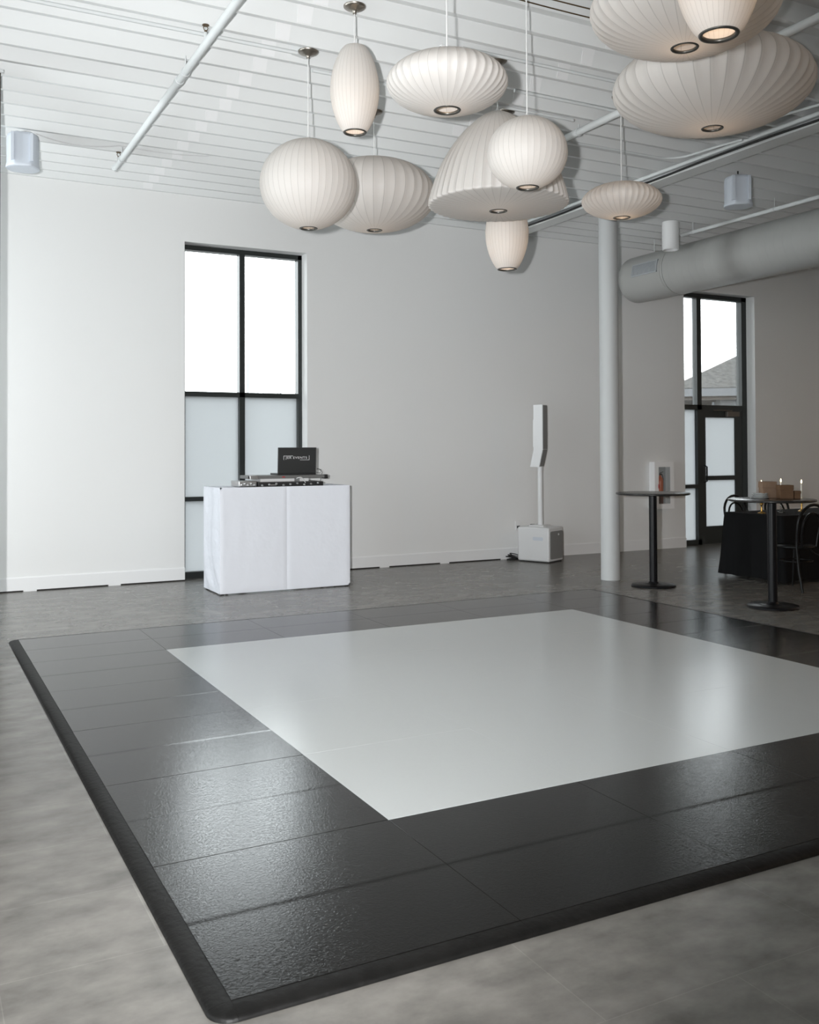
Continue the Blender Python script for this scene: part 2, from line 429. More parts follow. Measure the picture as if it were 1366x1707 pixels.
for q, (sx, sy) in enumerate(((-1,-1), (1,-1), (1,1), (-1,1))):
    if cp is None:
        b = MB(); k = len(rp); na = 8; vs = []; fs = []
        for t in range(na+1):
            a = pi+pi/2*t/na
            for u, z in rp: vs.append((u*cos(a), u*sin(a), z))
        for t in range(na):
            for i in range(k-1): fs.append((t*k+i, t*k+i+1, (t+1)*k+i+1, (t+1)*k+i))
        b.add(vs, fs, True)
        cp = b.build('corner_ramp', 'ramp_black', df, (sx*hl, sy*hl, 0))
    else:
        o = cp.copy(); COL.objects.link(o); o.location = (sx*hl, sy*hl, 0); o.rotation_euler = (0,0,q*pi/2); o.parent = df

# ------------------------------------------------------------------ pendant lamps
def shade_mesh(prof, nr, k):
    """ribbed lamp shade: prof list of (r, z, scallop weight); nr ribs, k scallop depth"""
    b = MB(); sub = [0.0, .035, .2, .4, .6, .8, .965]
    n = nr*len(sub); vs = []; fs = []; mi = []
    for (r, z, wgt) in prof:
        for i in range(nr):
            for s in sub:
                q = s if s <= .5 else 1-s
                t = 0 if q <= .035 else (q-.035)/.465
                rr = r*(1-k*wgt*sin(t*pi/2))
                a = 2*pi*(i+s)/nr
                vs.append((rr*cos(a), rr*sin(a), z))
    m = len(sub)
    for j in range(len(prof)-1):
        for c in range(n):
            c2 = (c+1) % n
            fs.append((j*n+c, j*n+c2, (j+1)*n+c2, (j+1)*n+c)); mi.append(1 if c % m in (0, m-1) else 0)
    b.v = vs; b.f = fs; b.sm = [True]*len(fs); b.mi = mi
    return b
def prof_ellipsoid(a, b, rr, top=.03, p=2.0, up=1.0, n=30):
    """bottom ring radius rr, semi axes a,b; up<1 makes the belly sit higher"""
    out = []
    t0 = -math.acos(min(1, rr/a)); t1 = math.acos(min(1, top/a))
    for i in range(n+1):
        t = t0+(t1-t0)*i/n
        c_, s_ = abs(cos(t))**(2/p), math.copysign(abs(sin(t))**(2/p), t)
        out.append((a*c_, b*s_))
    z0 = out[0][1]
    return [(r, z-z0, (r/a)**1.3) for r, z in out]
def prof_cigar(a, H, re=.07, n=28):
    return [(re+(a-re)*sin(pi*i/n)**.72, H*i/n, 0.35+.65*sin(pi*i/n)) for i in range(n+1)]
def prof_bell(a, H, rr):
    pts = [(rr, 0), (a*.4, .012), (a*.75, .026), (a*.94, .037), (a*.992, .044), (a*1.0, .056), (a*.988, .09), (a*.95, .16), (a*.88, .265), (a*.80, .355), (a*.68, .46), (a*.54, .555), (a*.40, .63), (a*.26, .69), (a*.14, .725), (.035, .74)]
    # Catmull-Rom
    res = []
    for i in range(len(pts)-1):
        p0, p1, p2, p3 = pts[max(i-1,0)], pts[i], pts[i+1], pts[min(i+2, len(pts)-1)]
        for s in range(3):
            t = s/3
            f_ = lambda q: .5*((2*p1[q])+(-p0[q]+p2[q])*t+(2*p0[q]-5*p1[q]+4*p2[q]-p3[q])*t*t+(-p0[q]+3*p1[q]-3*p2[q]+p3[q])*t**3)
            res.append((f_(0), f_(1)))
    res.append(pts[-1])
    return [(r, z*H/.74, (r/a)**4) for r, z in res]
def pendant(label, x, y, z, prof, nr, k, rr, watt, name='pendant_lamp', box=False, colr=(1.0, .70, .46)):
    P = thing(name, label, 'pendant lamp', (x, y, z), random.uniform(0, .3), 'ribbed white pendant lamps')
    H = prof[-1][1]; zt = ZC-z
    shade_mesh(prof, nr, k).build('lamp_shade', ['lamp_shade', 'lamp_rib'], P)
    # opening ring with a short inward collar
    MB().lathe([(rr-.011, .010), (rr-.012, .002), (rr-.007, -.003), (rr+.002, -.003), (rr+.005, .002), (rr-.002, .007), (rr-.008, .010)], 40, cap0=False, cap1=False).build('opening_ring', 'ring_steel', P)
    MB().lathe([(.034, H-.004), (.034, H+.004), (.012, H+.014), (.006, H+.03)], 20).build('top_cap', 'cord_white', P)
    MB().lathe([(.0042, H), (.0042, zt-.02)], 8).build('cord', 'cord_white', P)
    MB().lathe([(.012, zt-.052), (.014, zt-.034), (.036, zt-.026), (.062, zt-.016), (.072, zt-.008), (.073, zt)], 32).build('canopy', 'nickel', P)
    if box: MB().box(-.055, .075, -.01, .13, zt, zt+.09).build('junction_box', 'deck_paint', P)
    zb = max(.10, H*.45)
    s = MB().lathe([(.02, zb+.035), (.02, zb+.10), (.008, zb+.11), (.008, H)], 14).build('lamp_socket', 'cord_white', P)
    MB().lathe([(.001, zb-.035), (.018, zb-.028), (.029, zb-.005), (.028, zb+.012), (.016, zb+.035)], 18).build('bulb', 'bulb_lit', P)
    l = bpy.data.lights.new('bulb_glow', 'POINT'); l.energy = watt*LAMPK; l.color = colr; l.shadow_soft_size = .03
    lo = bpy.data.objects.new('bulb_glow', l); COL.objects.link(lo); lo.parent = P; lo.location = (0, 0, zb-.075)
    return P
pendant('slim egg-shaped ribbed lamp hanging high on the left of the cluster', 2.567, 5.670, 3.529, prof_cigar(.160, .557), 36, .004, .072, 2.2)
pendant('large round ball lamp, leftmost and lowest-left of the cluster', 2.560, 6.472, 3.069, prof_ellipsoid(.350, .323, .062), 44, .005, .062, 3.0, box=True)
pendant('wide apple-shaped lamp partly hidden behind the large ball lamp', 3.519, 7.377, 3.339, prof_ellipsoid(.52, .300, .062, p=2.1), 36, .014, .062, 5.0)
pendant('medium flat saucer lamp at upper middle, beside the egg-shaped lamp', 2.478, 4.312, 3.230, prof_ellipsoid(.316, .145, .067, p=1.95), 40, .020, .067, 1.6)
pendant('big bell lamp with flared scalloped rim at the centre of the cluster', 3.872, 5.987, 3.233, prof_bell(.52, .74, .064), 48, .026, .064, 5.0)
pendant('small round ball lamp hanging in front of the big bell lamp', 3.323, 4.811, 3.052, prof_ellipsoid(.243, .218, .066), 40, .005, .066, 1.6)
pendant('smallest saucer lamp hanging low before the white column', 5.170, 6.143, 3.358, prof_ellipsoid(.3235, .142, .066, p=1.95), 40, .020, .066, 4.6)
pendant('largest saucer lamp at the upper right below another saucer', 4.736, 4.706, 3.596, prof_ellipsoid(.65, .279, .068, p=1.95), 40, .019, .068, 7.5)
pendant('wide saucer lamp at the top edge behind the nearest egg-shaped lamp', 3.571, 3.736, 3.549, prof_ellipsoid(.485, .215, .068, p=1.95), 40, .019, .068, 6.0)
pendant('nearest egg-shaped lamp, cut by the top edge before a wide saucer', 2.610, 2.557, 2.972, prof_cigar(.162, .557), 36, .004, .068, 3.0)
pendant('egg-shaped lamp half hidden below the big bell lamp', 4.523, 6.860, 3.002, prof_cigar(.184, .62, .078), 36, .004, .079, 3.4)

# ------------------------------------------------------------------ things on the ceiling
def pipe(name, label, pts, r, m='pipe_paint', cat='pipe', group=None, n=12):
    return tag(MB().tube(pts, r, n).build(name, m), label, cat, group)
def sprinkler(parent, x, y, z):
    h = MB().lathe([(.012, -.03), (.012, .02), (.009, .022)], 12).build('sprinkler_head', 'pipe_paint', parent, (x, y, z))
    b = MB().lathe([(.009, .02), (.009, .034)], 10); b.tube([(-.008,0,.034), (-.016,0,.05), (-.006,0,.068)], .003, 6); b.tube([(.008,0,.034), (.016,0,.05), (.006,0,.068)], .003, 6)
    b.build('yoke', 'old_brass', h)
    MB().lathe([(.024, .068), (.024, .072), (.006, .074)], 14).build('deflector', 'old_brass', h)
def hanger(x, y, z, r, label):
    h = thing('pipe_hanger', label, 'pipe hanger', (x, y, z), 0, 'pipe hangers')
    MB().tube([((r+.004)*cos(2*pi*i/14), 0, (r+.004)*sin(2*pi*i/14)) for i in range(14)], .004, 6, closed=True).build('loop', 'pipe_paint', h)
    MB().tube([(0, 0, r), (0, 0, ZC-z+.0)], .005, 6).build('rod', 'pipe_paint', h)
    return h
pl = tag(MB().tube([(1.79, -3.9, 4.237), (1.79, 9.62, 4.237)], .028, 14).build('sprinkler_pipe', 'pipe_paint'), 'white sprinkler pipe running along the ceiling at left', 'pipe')
o = MB().lathe([(.034, -.03), (.034, .03)], 14); o = o.build('coupling', 'pipe_paint', pl, (1.79, 7.15, 4.237), (pi/2, 0, 0))
o = MB().lathe([(.034, -.02), (.034, .02)], 14); o.build('end_cap', 'pipe_paint', pl, (1.79, 9.62, 4.237), (pi/2, 0, 0))
sprinkler(pl, 1.775, 6.36, 4.275)
sprinkler(pl, 1.790, 9.47, 4.275)
hanger(1.79, 6.95, 4.237, .028, 'hanger loop holding the left ceiling pipe halfway along')
hanger(1.79, 9.30, 4.237, .028, 'hanger loop at the wall end of the left ceiling pipe')
pm2 = pipe('sprinkler_pipe', 'white sprinkler pipe passing behind the largest saucer lamp', [(5.285, -3.9, 4.29), (5.285, 9.9, 4.29)], .032)
sprinkler(pm2, 5.245, 6.02, 4.275)
hanger(5.285, 6.85, 4.29, .032, 'hanger loop on the pipe beside the small ball lamp')
pr = pipe('sprinkler_pipe', 'thin white pipe running above the big round duct', [(8.86, -3.9, 4.225), (8.86, 9.35, 4.225)], .024)
hanger(8.86, 9.15, 4.225, .024, 'hanger loop on the thin pipe beside the cylinder downlight')
hanger(8.86, 7.85, 4.225, .024, 'hanger loop on the thin pipe above the round duct')
# steel beam and column
bmx = MB()
bmx.box(6.93, 7.13, YF, YB, 4.26, 4.275); bmx.box(7.022, 7.038, YF, YB, 4.275, ZC); bmx.box(6.93, 7.13, YF, YB, ZC-.012, ZC)
tag(bmx.build('steel_beam', 'deck_paint'), 'white steel beam crossing the ceiling above the column', 'beam')
cl = thing('round_column', 'round white steel column standing beside the cocktail table', 'column', (7.027, 8.589, 0))
MB().lathe([(.107, 0), (.107, 4.245)], 40).build('shaft', 'column_paint', cl)
MB().box(-.14, .14, -.14, .14, 4.245, 4.26).build('cap_plate', 'trim_paint', cl)
pipe('conduit', 'white conduit running along the side of the steel beam', [(6.903, YF+.05, 4.332), (6.903, YB-.02, 4.332)], .02)
cb = [(6.908+.006*sin(y_*5), y_, 4.285+.008*sin(y_*3.1)) for y_ in [-3.5+i*.25 for i in range(57)]]
cbt = tag(MB().tube(cb, .012, 8).build('cable_bundle', 'cable_black'), 'black cable bundle tied along the steel beam', 'cable')
pipe('conduit', 'curved white conduit under the deck below the largest saucer lamp',
     [(5.40, 7.25, 4.345), (6.55, 7.25, 4.345)]+[(6.55+.25*sin(a), 7.0+.25*cos(a), 4.345) for a in [pi/2*i/8 for i in range(1, 9)]]+[(6.83, 6.65, 4.34), (6.870, 6.45, 4.335)], .012)
pipe('conduit', 'curved white conduit nearest the right edge, by the steel beam',
     [(5.40, 6.05, 4.345), (6.45, 6.05, 4.345)]+[(6.45+.25*sin(a), 5.8+.25*cos(a), 4.345) for a in [pi/2*i/8 for i in range(1, 9)]]+[(6.72, 5.4, 4.32)], .012)
pipe('conduit', 'thin white conduit running right from the fire alarm', [(3.51, 5.885, 4.342), (4.9, 5.885, 4.342)], .013)
pipe('conduit', 'thin white conduit on the deck behind the bell lamp', [(2.7, 6.75, 4.342), (5.15, 6.75, 4.342)], .013)
pipe('conduit', 'thin white conduit on the deck left of the ball lamp canopy', [(XL, 6.50, 4.342), (2.49, 6.50, 4.342)], .014)
pipe('conduit', 'thin white conduit along the deck before the small ball lamp cord', [(4.3, 6.40, 4.342), (6.88, 6.40, 4.342)], .013)
def sag(x0, y0, x1, y1, z, dip, n=16): return [(x0+(x1-x0)*i/n, y0+(y1-y0)*i/n, z-dip*4*(i/n)*(1-i/n)) for i in range(n+1)]
pipe('ceiling_cable', 'thin dark cable under the deck left of the wide saucer lamp', sag(2.9, 4.98, 4.6, 4.96, 4.345, .01), .005, 'old_brass', 'cable', None, 6)
pipe('ceiling_cable', 'second thin dark cable just beside the first under the deck', sag(3.3, 5.08, 4.6, 5.06, 4.345, .01), .005, 'old_brass', 'cable', None, 6)
pipe('ceiling_cable', 'thin white cable sagging from the left ceiling speaker to the pipe', sag(1.02, 9.26, 1.75, 9.27, 4.35, .05)+sag(1.8, 9.27, 2.6, 9.2, 4.35, .02), .005, 'cable_white', 'cable', None, 6)
# clips over the deck laps
cproto = None
def clip_mesh():
    b = MB(); u0, u1 = -.055, .055
    b.add([(-.055, -.062, .115), (.055, -.062, .115), (.05, -.0225, .006), (-.05, -.0225, .006), (-.055, -.057, .118), (.055, -.057, .118), (.05, -.018, .004), (-.05, -.018, .004)],
          [(0,1,2,3), (4,7,6,5), (0,3,7,4), (1,5,6,2), (3,2,6,7), (0,4,5,1)])
    return b
for x_, rng, lab in ((2.35, range(0, 17), 'left'), (4.50, range(10, 18), 'right')):
    t = None
    for k in rng:
        loc = (x_+random.uniform(-.03, .03), YB-.115-k*DP, ZC)
        if cproto is None: cproto = clip_mesh().build('rib_clip', 'trim_paint', ceil, loc)
        else:
            c2 = cproto.copy(); COL.objects.link(c2); c2.parent = ceil; c2.location = loc
# fire alarm
fa = thing('fire_alarm', 'white fire alarm strobe with red letters above the saucer lamp', 'fire alarm', (3.43, 5.95, ZC))
MB().box(-.075, .075, -.035, .035, -.115, 0.0, .006).build('housing', 'trim_paint', fa)
MB().box(-.06, -.02, -.043, -.034, -.09, -.03, .004).build('strobe_lens', 'clear_glass', fa)
text_mesh('lettering', 'FIRE', .038, .0008, 'mark_red', fa, (.03, -.0362, -.085), (pi/2, 0, 0), .075)
# ceiling speakers
def ceil_speaker(x, y, zt, label, rz):
    s = thing('ceiling_speaker', label, 'speaker', (x, y, zt), rz)
    b = MB(); n = 40; pts = []
    for i in range(n):
        a = 2*pi*i/n; pts.append((.138*cos(a), max(-.125, min(.125, .145*sin(a)))))
    vs = []; fs = []
    rows = [(.80, 0), (.95, -.012), (1.0, -.04), (1.0, -.265), (1.04, -.285), (1.05, -.305), (1.02, -.312)]
    for sc, z in rows: vs += [(px*sc, py*sc, z) for px, py in pts]
    for j in range(len(rows)-1):
        for i in range(n): fs.append((j*n+i, j*n+(i+1) % n, (j+1)*n+(i+1) % n, (j+1)*n+i))
    b.add(vs, fs, True); b.add(vs[:n], [tuple(range(n))]); b.add(vs[-n:], [tuple(reversed(range(n)))])
    b.build('speaker_can', 'ceiling_speaker', s)
    MB().box(-.10, -.075, -.15, -.10, -.27, -.02).build('side_bracket', 'ceiling_speaker', s)
    MB().box(.06, .085, -.15, -.10, -.27, -.02).build('side_bracket', 'ceiling_speaker', s)
    MB().lathe([(.128, -.314), (.128, -.310)], 36).build('speaker_grille', 'ceiling_speaker', s)
    MB().tube([(0, 0, 0), (0, 0, ZC-zt)], .008, 6).build('hanging_rod', 'cable_black', s)
    MB().tube([(-.09, 0, -.005), (-.05, 0, .03), (-.02, 0, .025), (.03, 0, .04), (.07, 0, .03), (.10, 0, -.01)], .006, 6).build('safety_cable', 'cable_white', s)
ceil_speaker(.914, 9.30, 4.335, 'white ceiling speaker at the far left above the wall', -.1)
ceil_speaker(7.66, 7.26, 4.295, 'white ceiling speaker hanging to the right of the steel beam', -.5)
# cylinder downlight
cyl = thing('cylinder_downlight', 'white cylinder downlight hanging in front of the round duct', 'light', (8.62, 9.30, ZC))
MB().lathe([(.106, 0), (.106, -.352), (.098, -.358), (.085, -.352), (.080, -.30)], 36, cap1=False).build('housing', 'trim_paint', cyl)
MB().lathe([(.0801, -.30), (.03, -.285), (.001, -.284)], 30, cap0=False).build('reflector', 'ring_steel', cyl)
# spiral duct
dz, dx, dr = 3.855, 9.16, .322
du = thing('round_duct', 'large round white spiral duct running under the ceiling at right', 'duct', (dx, 0, dz))
b = MB(); y_ = -3.9; prof_ = []
L_ = []
nn = 48; step = .02
def duct_profile():
    out = []; y0 = -3.9
    while y0 < 9.70:
        out += [(dr, y0), (dr, y0+.006), (dr, y0+.112), (dr, y0+.118), (dr+.0012, y0+.120), (dr+.0012, y0+.123)]; y0 += .125
    out += [(dr, 9.71), (dr, 9.718), (dr+.006, 9.722), (dr+.006, 9.75), (dr, 9.754), (dr, 9.77), (dr, 10.55), (dr, 10.56)]
    for k in range(1, 7):
        a = pi/2*k/6; out.append((dr-.07+.07*cos(a), 10.56+.07*sin(a)))
    out.append((.002, 10.632))
    return out
b.M = Matrix.Rotation(-pi/2, 4, 'X')     # lathe axis z -> +y
b.lathe([(r, z) for r, z in duct_profile()], nn)
b.build('duct_tube', 'duct_paint', du)
gr = MB(); th0 = 2.72
gr.M = Matrix.Translation((0, 10.03, 0)) @ Matrix.Rotation(-(pi-th0), 4, 'Y').inverted() if False else Matrix.Identity(4)
ca, sa = -cos(.36), sin(.30)
def gpt(u, v, o):   # u along duct, v around, o outward
    a = pi-.18+v/dr*-1.0
    return ((dr+o)*cos(a), u, (dr+o)*sin(a))
fr = MB()
def gbox(mb, u0, u1, v0, v1, o0, o1, nv=6):
    vs = []; fs = []
    for o in (o0, o1):
        for i in range(nv+1):
            v = v0+(v1-v0)*i/nv
            vs += [gpt(u0, v, o), gpt(u1, v, o)]
    k = 2*(nv+1)
    for i in range(nv):
        a_ = 2*i; fs += [(a_, a_+1, a_+3, a_+2), (k+a_, k+a_+2, k+a_+3, k+a_+1), (a_, a_+2, k+a_+2, k+a_), (a_+1, k+a_+1, k+a_+3, a_+3)]
    fs += [(0, k, k+1, 1), (k-2, k-1, 2*k-1, 2*k-2)]
    mb.add(vs, fs)
gbox(fr, 9.80, 10.30, -.085, -.070, -.01, .016); gbox(fr, 9.80, 10.30, .070, .085, -.01, .016)
gbox(fr, 9.80, 9.815, -.085, .085, -.01, .016); gbox(fr, 10.285, 10.30, -.085, .085, -.01, .016)
gf = fr.build('grille_frame', 'grille_paint', du)
sl = MB()
for i in range(22): gbox(sl, 9.822+i*.0212, 9.834+i*.0212, -.070, .070, .0, .012)
sl.build('grille_slats', 'grille_paint', gf)
bk = MB(); gbox(bk, 9.805, 10.295, -.08, .08, -.004, .003); bk.build('grille_back', 'speaker_grille', gf)
for yy in (3.0, 7.1, 10.2):
    MB().tube([(0, yy, dr), (0, yy, ZC-dz)], .008, 6).build('duct_hanger', 'pipe_paint', du)

# ------------------------------------------------------------------ DJ booth and gear
bh = 1.09
bo = thing('dj_booth', 'white fabric covered DJ booth in front of the tall window', 'booth', (2.813, 9.56, 0))
def panel(x0, x1, nx, nz, loose, seedv):
    """stretched fabric panel with rounded edges and gentle folds"""
    rnd = random.Random(seedv); b = MB(); vs = []; fs = []
    for j in range(nz+1):
        for i in range(nx+1):
            u = i/nx; v = j/nz
            e = min(u, 1-u, v*1.2, (1-v)*1.2)
            y_ = -.004*min(1, e/.006) - .003*sin(pi*u)*sin(pi*v)
            if loose: y_ += .012*sin(9*u+7*v+2*sin(5*v))*min(1, e/.1)
            vs.append((x0+(x1-x0)*u, y_, .012+(bh-.012)*v))
    for j in range(nz):
        for i in range(nx): a_ = j*(nx+1)+i; fs.append((a_, a_+1, a_+nx+2, a_+nx+1))
    b.add(vs, fs, True)
    b.box(x0, x1, .001, .03, .012, bh)
    return b
panel(0, .715, 30, 40, False, 1).build('front_panel', 'scrim_white', bo)
panel(.7165, 1.44, 30, 40, False, 2).build('front_panel', 'scrim_white', bo)
panel(0, .60, 30, 40, True, 3).build('side_panel', 'scrim_loose_shaded', bo, (.0, .60, 0), (0, 0, -pi/2))
panel(0, .60, 30, 40, True, 4).build('side_panel', 'scrim_loose_shaded', bo, (1.44, .0, 0), (0, 0, pi/2))
for x_, y_ in ((.02, .57), (.02, .04), (1.40, .57), (1.40, .04)):
    MB().box(x_, x_+.03, y_-.02, y_+.01, 0, .03).build('foot', 'gear_black', bo)
tb = thing('folding_table', 'white topped table inside the white booth carrying the gear', 'table', (2.86, 9.62, 0))
MB().box(0, 1.33, 0, .50, 1.055, 1.088, .004).build('table_top', 'scrim_white', tb)
for x_ in (.06, 1.27):
    for y_ in (.06, .44): MB().lathe([(.016, 0), (.016, 1.055)], 10, (x_, y_, 0)).build('leg', 'black_metal', tb)
zt = 1.089
ct = thing('dj_controller', 'low black and silver DJ controller with cables on the booth', 'DJ controller', (3.04, 9.625, zt))
MB().box(.20, .93, 0, .30, .0, .045, .004).build('body', 'gear_black', ct)
MB().box(0, .19, .02, .30, .004, .062, .006).build('silver_end', 'gear_silver', ct)
MB().box(.215, .915, .015, .285, .045, .050).build('top_plate', 'gear_grey', ct)
for i in range(9):
    k = MB(); xk = .24+i*.078
    k.lathe([(.011, 0), (.011, .02), (.006, .024)], 12, (0, 0, 0)); k.build('knob', 'gear_silver', ct, (xk, -.001, .022+.012*((i*7) % 3-1)*.6), (pi/2, 0, 0))
for i in range(5):
    MB().lathe([(.014, 0), (.014, .018), (.008, .022)], 12).build('knob', 'gear_silver', ct, (.03+.035*i, .019, .022+.012*(i % 2)), (pi/2, 0, 0))
MB().box(.33, .40, -.004, .0, .012, .022).build('port_strip', 'gear_silver', ct)
tr = thing('laptop_tray', 'grey flat equipment tray above the controller, under the laptop', 'tray', (3.155, 9.64, zt+.0))
MB().box(0, .87, .0, .34, .082, .116, .005).build('tray_board', 'gear_grey', tr)
MB().box(0, .085, -.003, .06, .078, .119, .004).build('corner_guard', 'gear_silver', tr)
MB().box(.83, .875, -.003, .06, .074, .119, .004).build('corner_guard', 'gear_black', tr)
MB().box(.12, .50, .02, .30, .0515, .0815).build('white_spacer', 'mark_white', tr)
MB().box(.56, .66, .02, .30, .0515, .0815).build('white_spacer', 'mark_white', tr)
MB().box(.355, .385, -.0012, .001, .092, .104).build('red_tag', 'mark_red', tr)
lp = thing('laptop', 'open black laptop with white lettering on its lid', 'laptop', (3.485, 9.72, zt+.1165), -.06)
MB().box(0, .43, 0, .28, 0, .018, .004).build('base', 'gear_black', lp)
lid = MB().box(0, .43, -.007, .007, 0, .278, .006).build('lid', 'lid_black', lp, (0, -.004, .016), (radians(3), 0, 0))
MB().box(.012, .418, .0071, .0078, .015, .265).build('screen', 'screen_dark', lid)
MB().box(.424, .4325, -.0075, .0075, .004, .274).build('lid_edge', 'gear_silver', lid)
text_mesh('lettering', 'JER EVENTS', .033, .0004, 'mark_white', lid, (.205, -.0076, .168), (pi/2, 0, 0), .238)
br = MB(); yy = (-.0082, -.0070)
br.prism([(.062, .146), (.066, .146), (.066, .186), (.165, .186), (.165, .190), (.062, .190)], yy[0], yy[1]); br.build('bracket_mark', 'mark_white', lid)
br = MB().prism([(.349, .192), (.345, .192), (.345, .147), (.245, .147), (.245, .143), (.349, .143)], yy[0], yy[1]); br.build('bracket_mark', 'mark_white', lid)
tag(MB().tube([(3.66+.10*t, 9.615-.02*sin(pi*t), zt+.08-.074*t*t*.6+.02*sin(pi*t)) for t in [i/12 for i in range(13)]], .005, 6).build('audio_cable', 'cable_white'), 'white cable looping over the front of the DJ controller', 'cable')
tag(MB().tube([(3.93, 9.90, zt+.119), (3.95, 9.90, zt+.16), (4.0, 9.89, zt+.18), (4.05, 9.88, zt+.165), (4.04, 9.88, zt+.13), (3.98, 9.88, zt+.135), (3.97, 9.88, zt+.16), (4.02, 9.87, zt+.175), (4.06, 9.87, zt+.14), (4.04, 9.87, zt+.05), (4.0, 9.87, zt+.007)], .003, 6).build('laptop_cable', 'cable_black'), 'thin dark cable looping up behind the laptop', 'cable')

# ------------------------------------------------------------------ column speaker
fx, fy = .407, -.913
sp = thing('column_speaker', 'white column loudspeaker on a box base beside the wall socket', 'speaker', (7.325, 10.161, 0), math.atan2(.152, .341))
# local x along the grille face, local y backwards
b = MB(); poly = [(.0, .0), (.0, .485)] 
w_, d_, h_ = .373, .485, .455
b = MB(); b.box(0, w_, 0.012, d_, .012, h_, .022); b.build('base_cabinet', 'speaker_white', sp)
MB().box(.03, w_-.03, .02, d_-.03, 0, .014).build('feet', 'gear_black', sp)
def rrect(x0, x1, z0, z1, r): return arc(x1-r, z1-r, r, 0, pi/2, 5)+arc(x0+r, z1-r, r, pi/2, pi, 5)+arc(x0+r, z0+r, r, pi, 1.5*pi, 5)+arc(x1-r, z0+r, r, 1.5*pi, 2*pi, 5)
gm = MB(); gm.prism(rrect(.035, w_-.012, .045, h_-.05, .03), .006, .014); gm.build('base_grille', 'speaker_grille', sp)
MB().lathe([(.014, 0), (.014, .003)], 16).build('badge', 'mark_white', sp, (.24, .006, .36), (pi/2, 0, 0))
hd = MB(); hd.prism(rrect(.10, .25, .285, .33, .012), -.002, .0015, 'x'); hd.build('handle_recess', 'ceiling_speaker', sp)
MB().prism([(.08, h_-.002), (w_-.08, h_-.002), (w_-.10, h_+.02), (.10, h_+.02)], .14, .36).build('pole_socket', 'speaker_white', sp)
px_, py_ = .19, .245
MB().lathe([(.034, h_), (.034, 1.24)], 24, (px_, py_, 0)).build('pole', 'speaker_white', sp)
arr = MB(); hw, hd_ = .052, .068
zb_, zm_, zt_ = 1.235, 1.468, 2.055
tilt = .055
def slab(mb, z0, y0, z1, y1, f0, f1):
    vs = []
    for z, yo in ((z0, y0), (z1, y1)):
        vs += [(px_-hw, py_+yo+f0, z), (px_+hw, py_+yo+f0, z), (px_+hw, py_+yo+f1, z), (px_-hw, py_+yo+f1, z)]
    mb.add(vs, [(0,1,2,3), (4,7,6,5), (0,4,5,1), (1,5,6,2), (2,6,7,3), (3,7,4,0)])
slab(arr, zb_, tilt, zm_, 0, -hd_, hd_); slab(arr, zm_, 0, zt_, 0, -hd_, hd_)
arr.build('array_cabinet', 'speaker_white', sp)
ag = MB()
slab(ag, zb_+.01, tilt-.002, zm_-.003, 0, -hd_-.012, -hd_-.001); slab(ag, zm_+.003, 0, zt_-.008, 0, -hd_-.012, -hd_-.001)
ag.build('array_grille', 'speaker_grille', sp)
bp_ = MB(); bp_.box(px_-.02, px_+.02, py_+hd_, py_+hd_+.03, 1.50, 1.86, .006); bp_.build('rear_handle', 'speaker_white', sp)
ou = thing('wall_socket', 'white wall socket with a black plug left of the column speaker', 'socket', (7.295, YB, .443))
MB().box(-.038, .038, -.008, 0, -.06, .06, .003).build('cover_plate', 'trim_paint', ou)
MB().box(-.018, .018, -.011, -.007, .008, .042).build('outlet', 'trim_paint', ou)
pc = thing('power_cord', 'black power cord plugged into the socket behind the speaker', 'cord', (7.295, YB-.008, .425))
MB().box(-.017, .017, -.035, -.004, -.017, .017, .004).build('plug', 'cable_black', pc)
MB().tube([(0.01, -.03, 0), (.06, -.045, -.005), (.11, -.05, -.035), (.14, -.05, .0), (.17, -.06, .03), (.22, -.08, .03), (.26, -.16, .0)], .006, 8).build('cord', 'cable_black', pc)
ck = []
for i in range(90):
    a = i*.42; r = .10+.012*sin(i*1.7)
    ck.append((7.14+i*.0012+r*cos(a)*.9, YB-.075+.05*sin(a), .006+.085*max(0, sin(a*.5+.4))*(.3+.7*(i % 23)/23)))
tag(MB().tube(ck, .006, 6).build('coiled_cable', 'cable_black'), 'tangle of black cable on the floor left of the speaker base', 'cable')

# ------------------------------------------------------------------ fire extinguisher in its cabinet
fe = thing('extinguisher_cabinet', 'white glass-fronted cabinet on the wall behind the far cocktail table', 'cabinet', (9.61, YB, .592))
b = MB(); cw, ch, cd = .37, .686, .112
b.box(0, .075, -cd, 0, 0, ch); b.box(cw-.075, cw, -cd, 0, 0, ch); b.box(.075, cw-.075, -cd, 0, 0, .075); b.box(.075, cw-.075, -cd, 0, ch-.075, ch)
b.build('cabinet_frame', 'cabinet_white', fe)
MB().box(.07, cw-.07, -.012, -.001, .07, ch-.07).build('cabinet_back', 'cabinet_inside', fe)
MB().box(.075, cw-.075, -cd+.004, -cd+.008, .075, ch-.075).build('door_glass', 'clear_glass', fe)
MB().box(.066, .078, -cd-.012, -cd, .30, .36, .002).build('latch', 'mark_red', fe)
ex = thing('fire_extinguisher', 'red fire extinguisher standing inside the white wall cabinet', 'fire extinguisher', (9.61+.150, YB-.060, .592+.0755))
MB().lathe([(.0, 0), (.038, .0), (.042, .006), (.042, .33), (.036, .37), (.016, .395), (.013, .415)], 24).build('cylinder', 'red_steel', ex)
MB().lathe([(.0424, .0), (.0424, .15)], 24, cap0=False, cap1=False).build('label_band', 'dark_red', ex)
MB().box(-.012, .030, -.008, .008, .415, .44, .003).build('valve', 'black_metal', ex)
MB().tube([(-.01, 0, .445), (.035, 0, .46), (.055, 0, .462)], .005, 6).build('handle', 'black_metal', ex)
MB().tube([(.0, .0, .43), (.040, 0, .42), (.057, 0, .36), (.054, 0, .24), (.05, 0, .15)], .006, 8).build('hose', 'cable_black', ex)

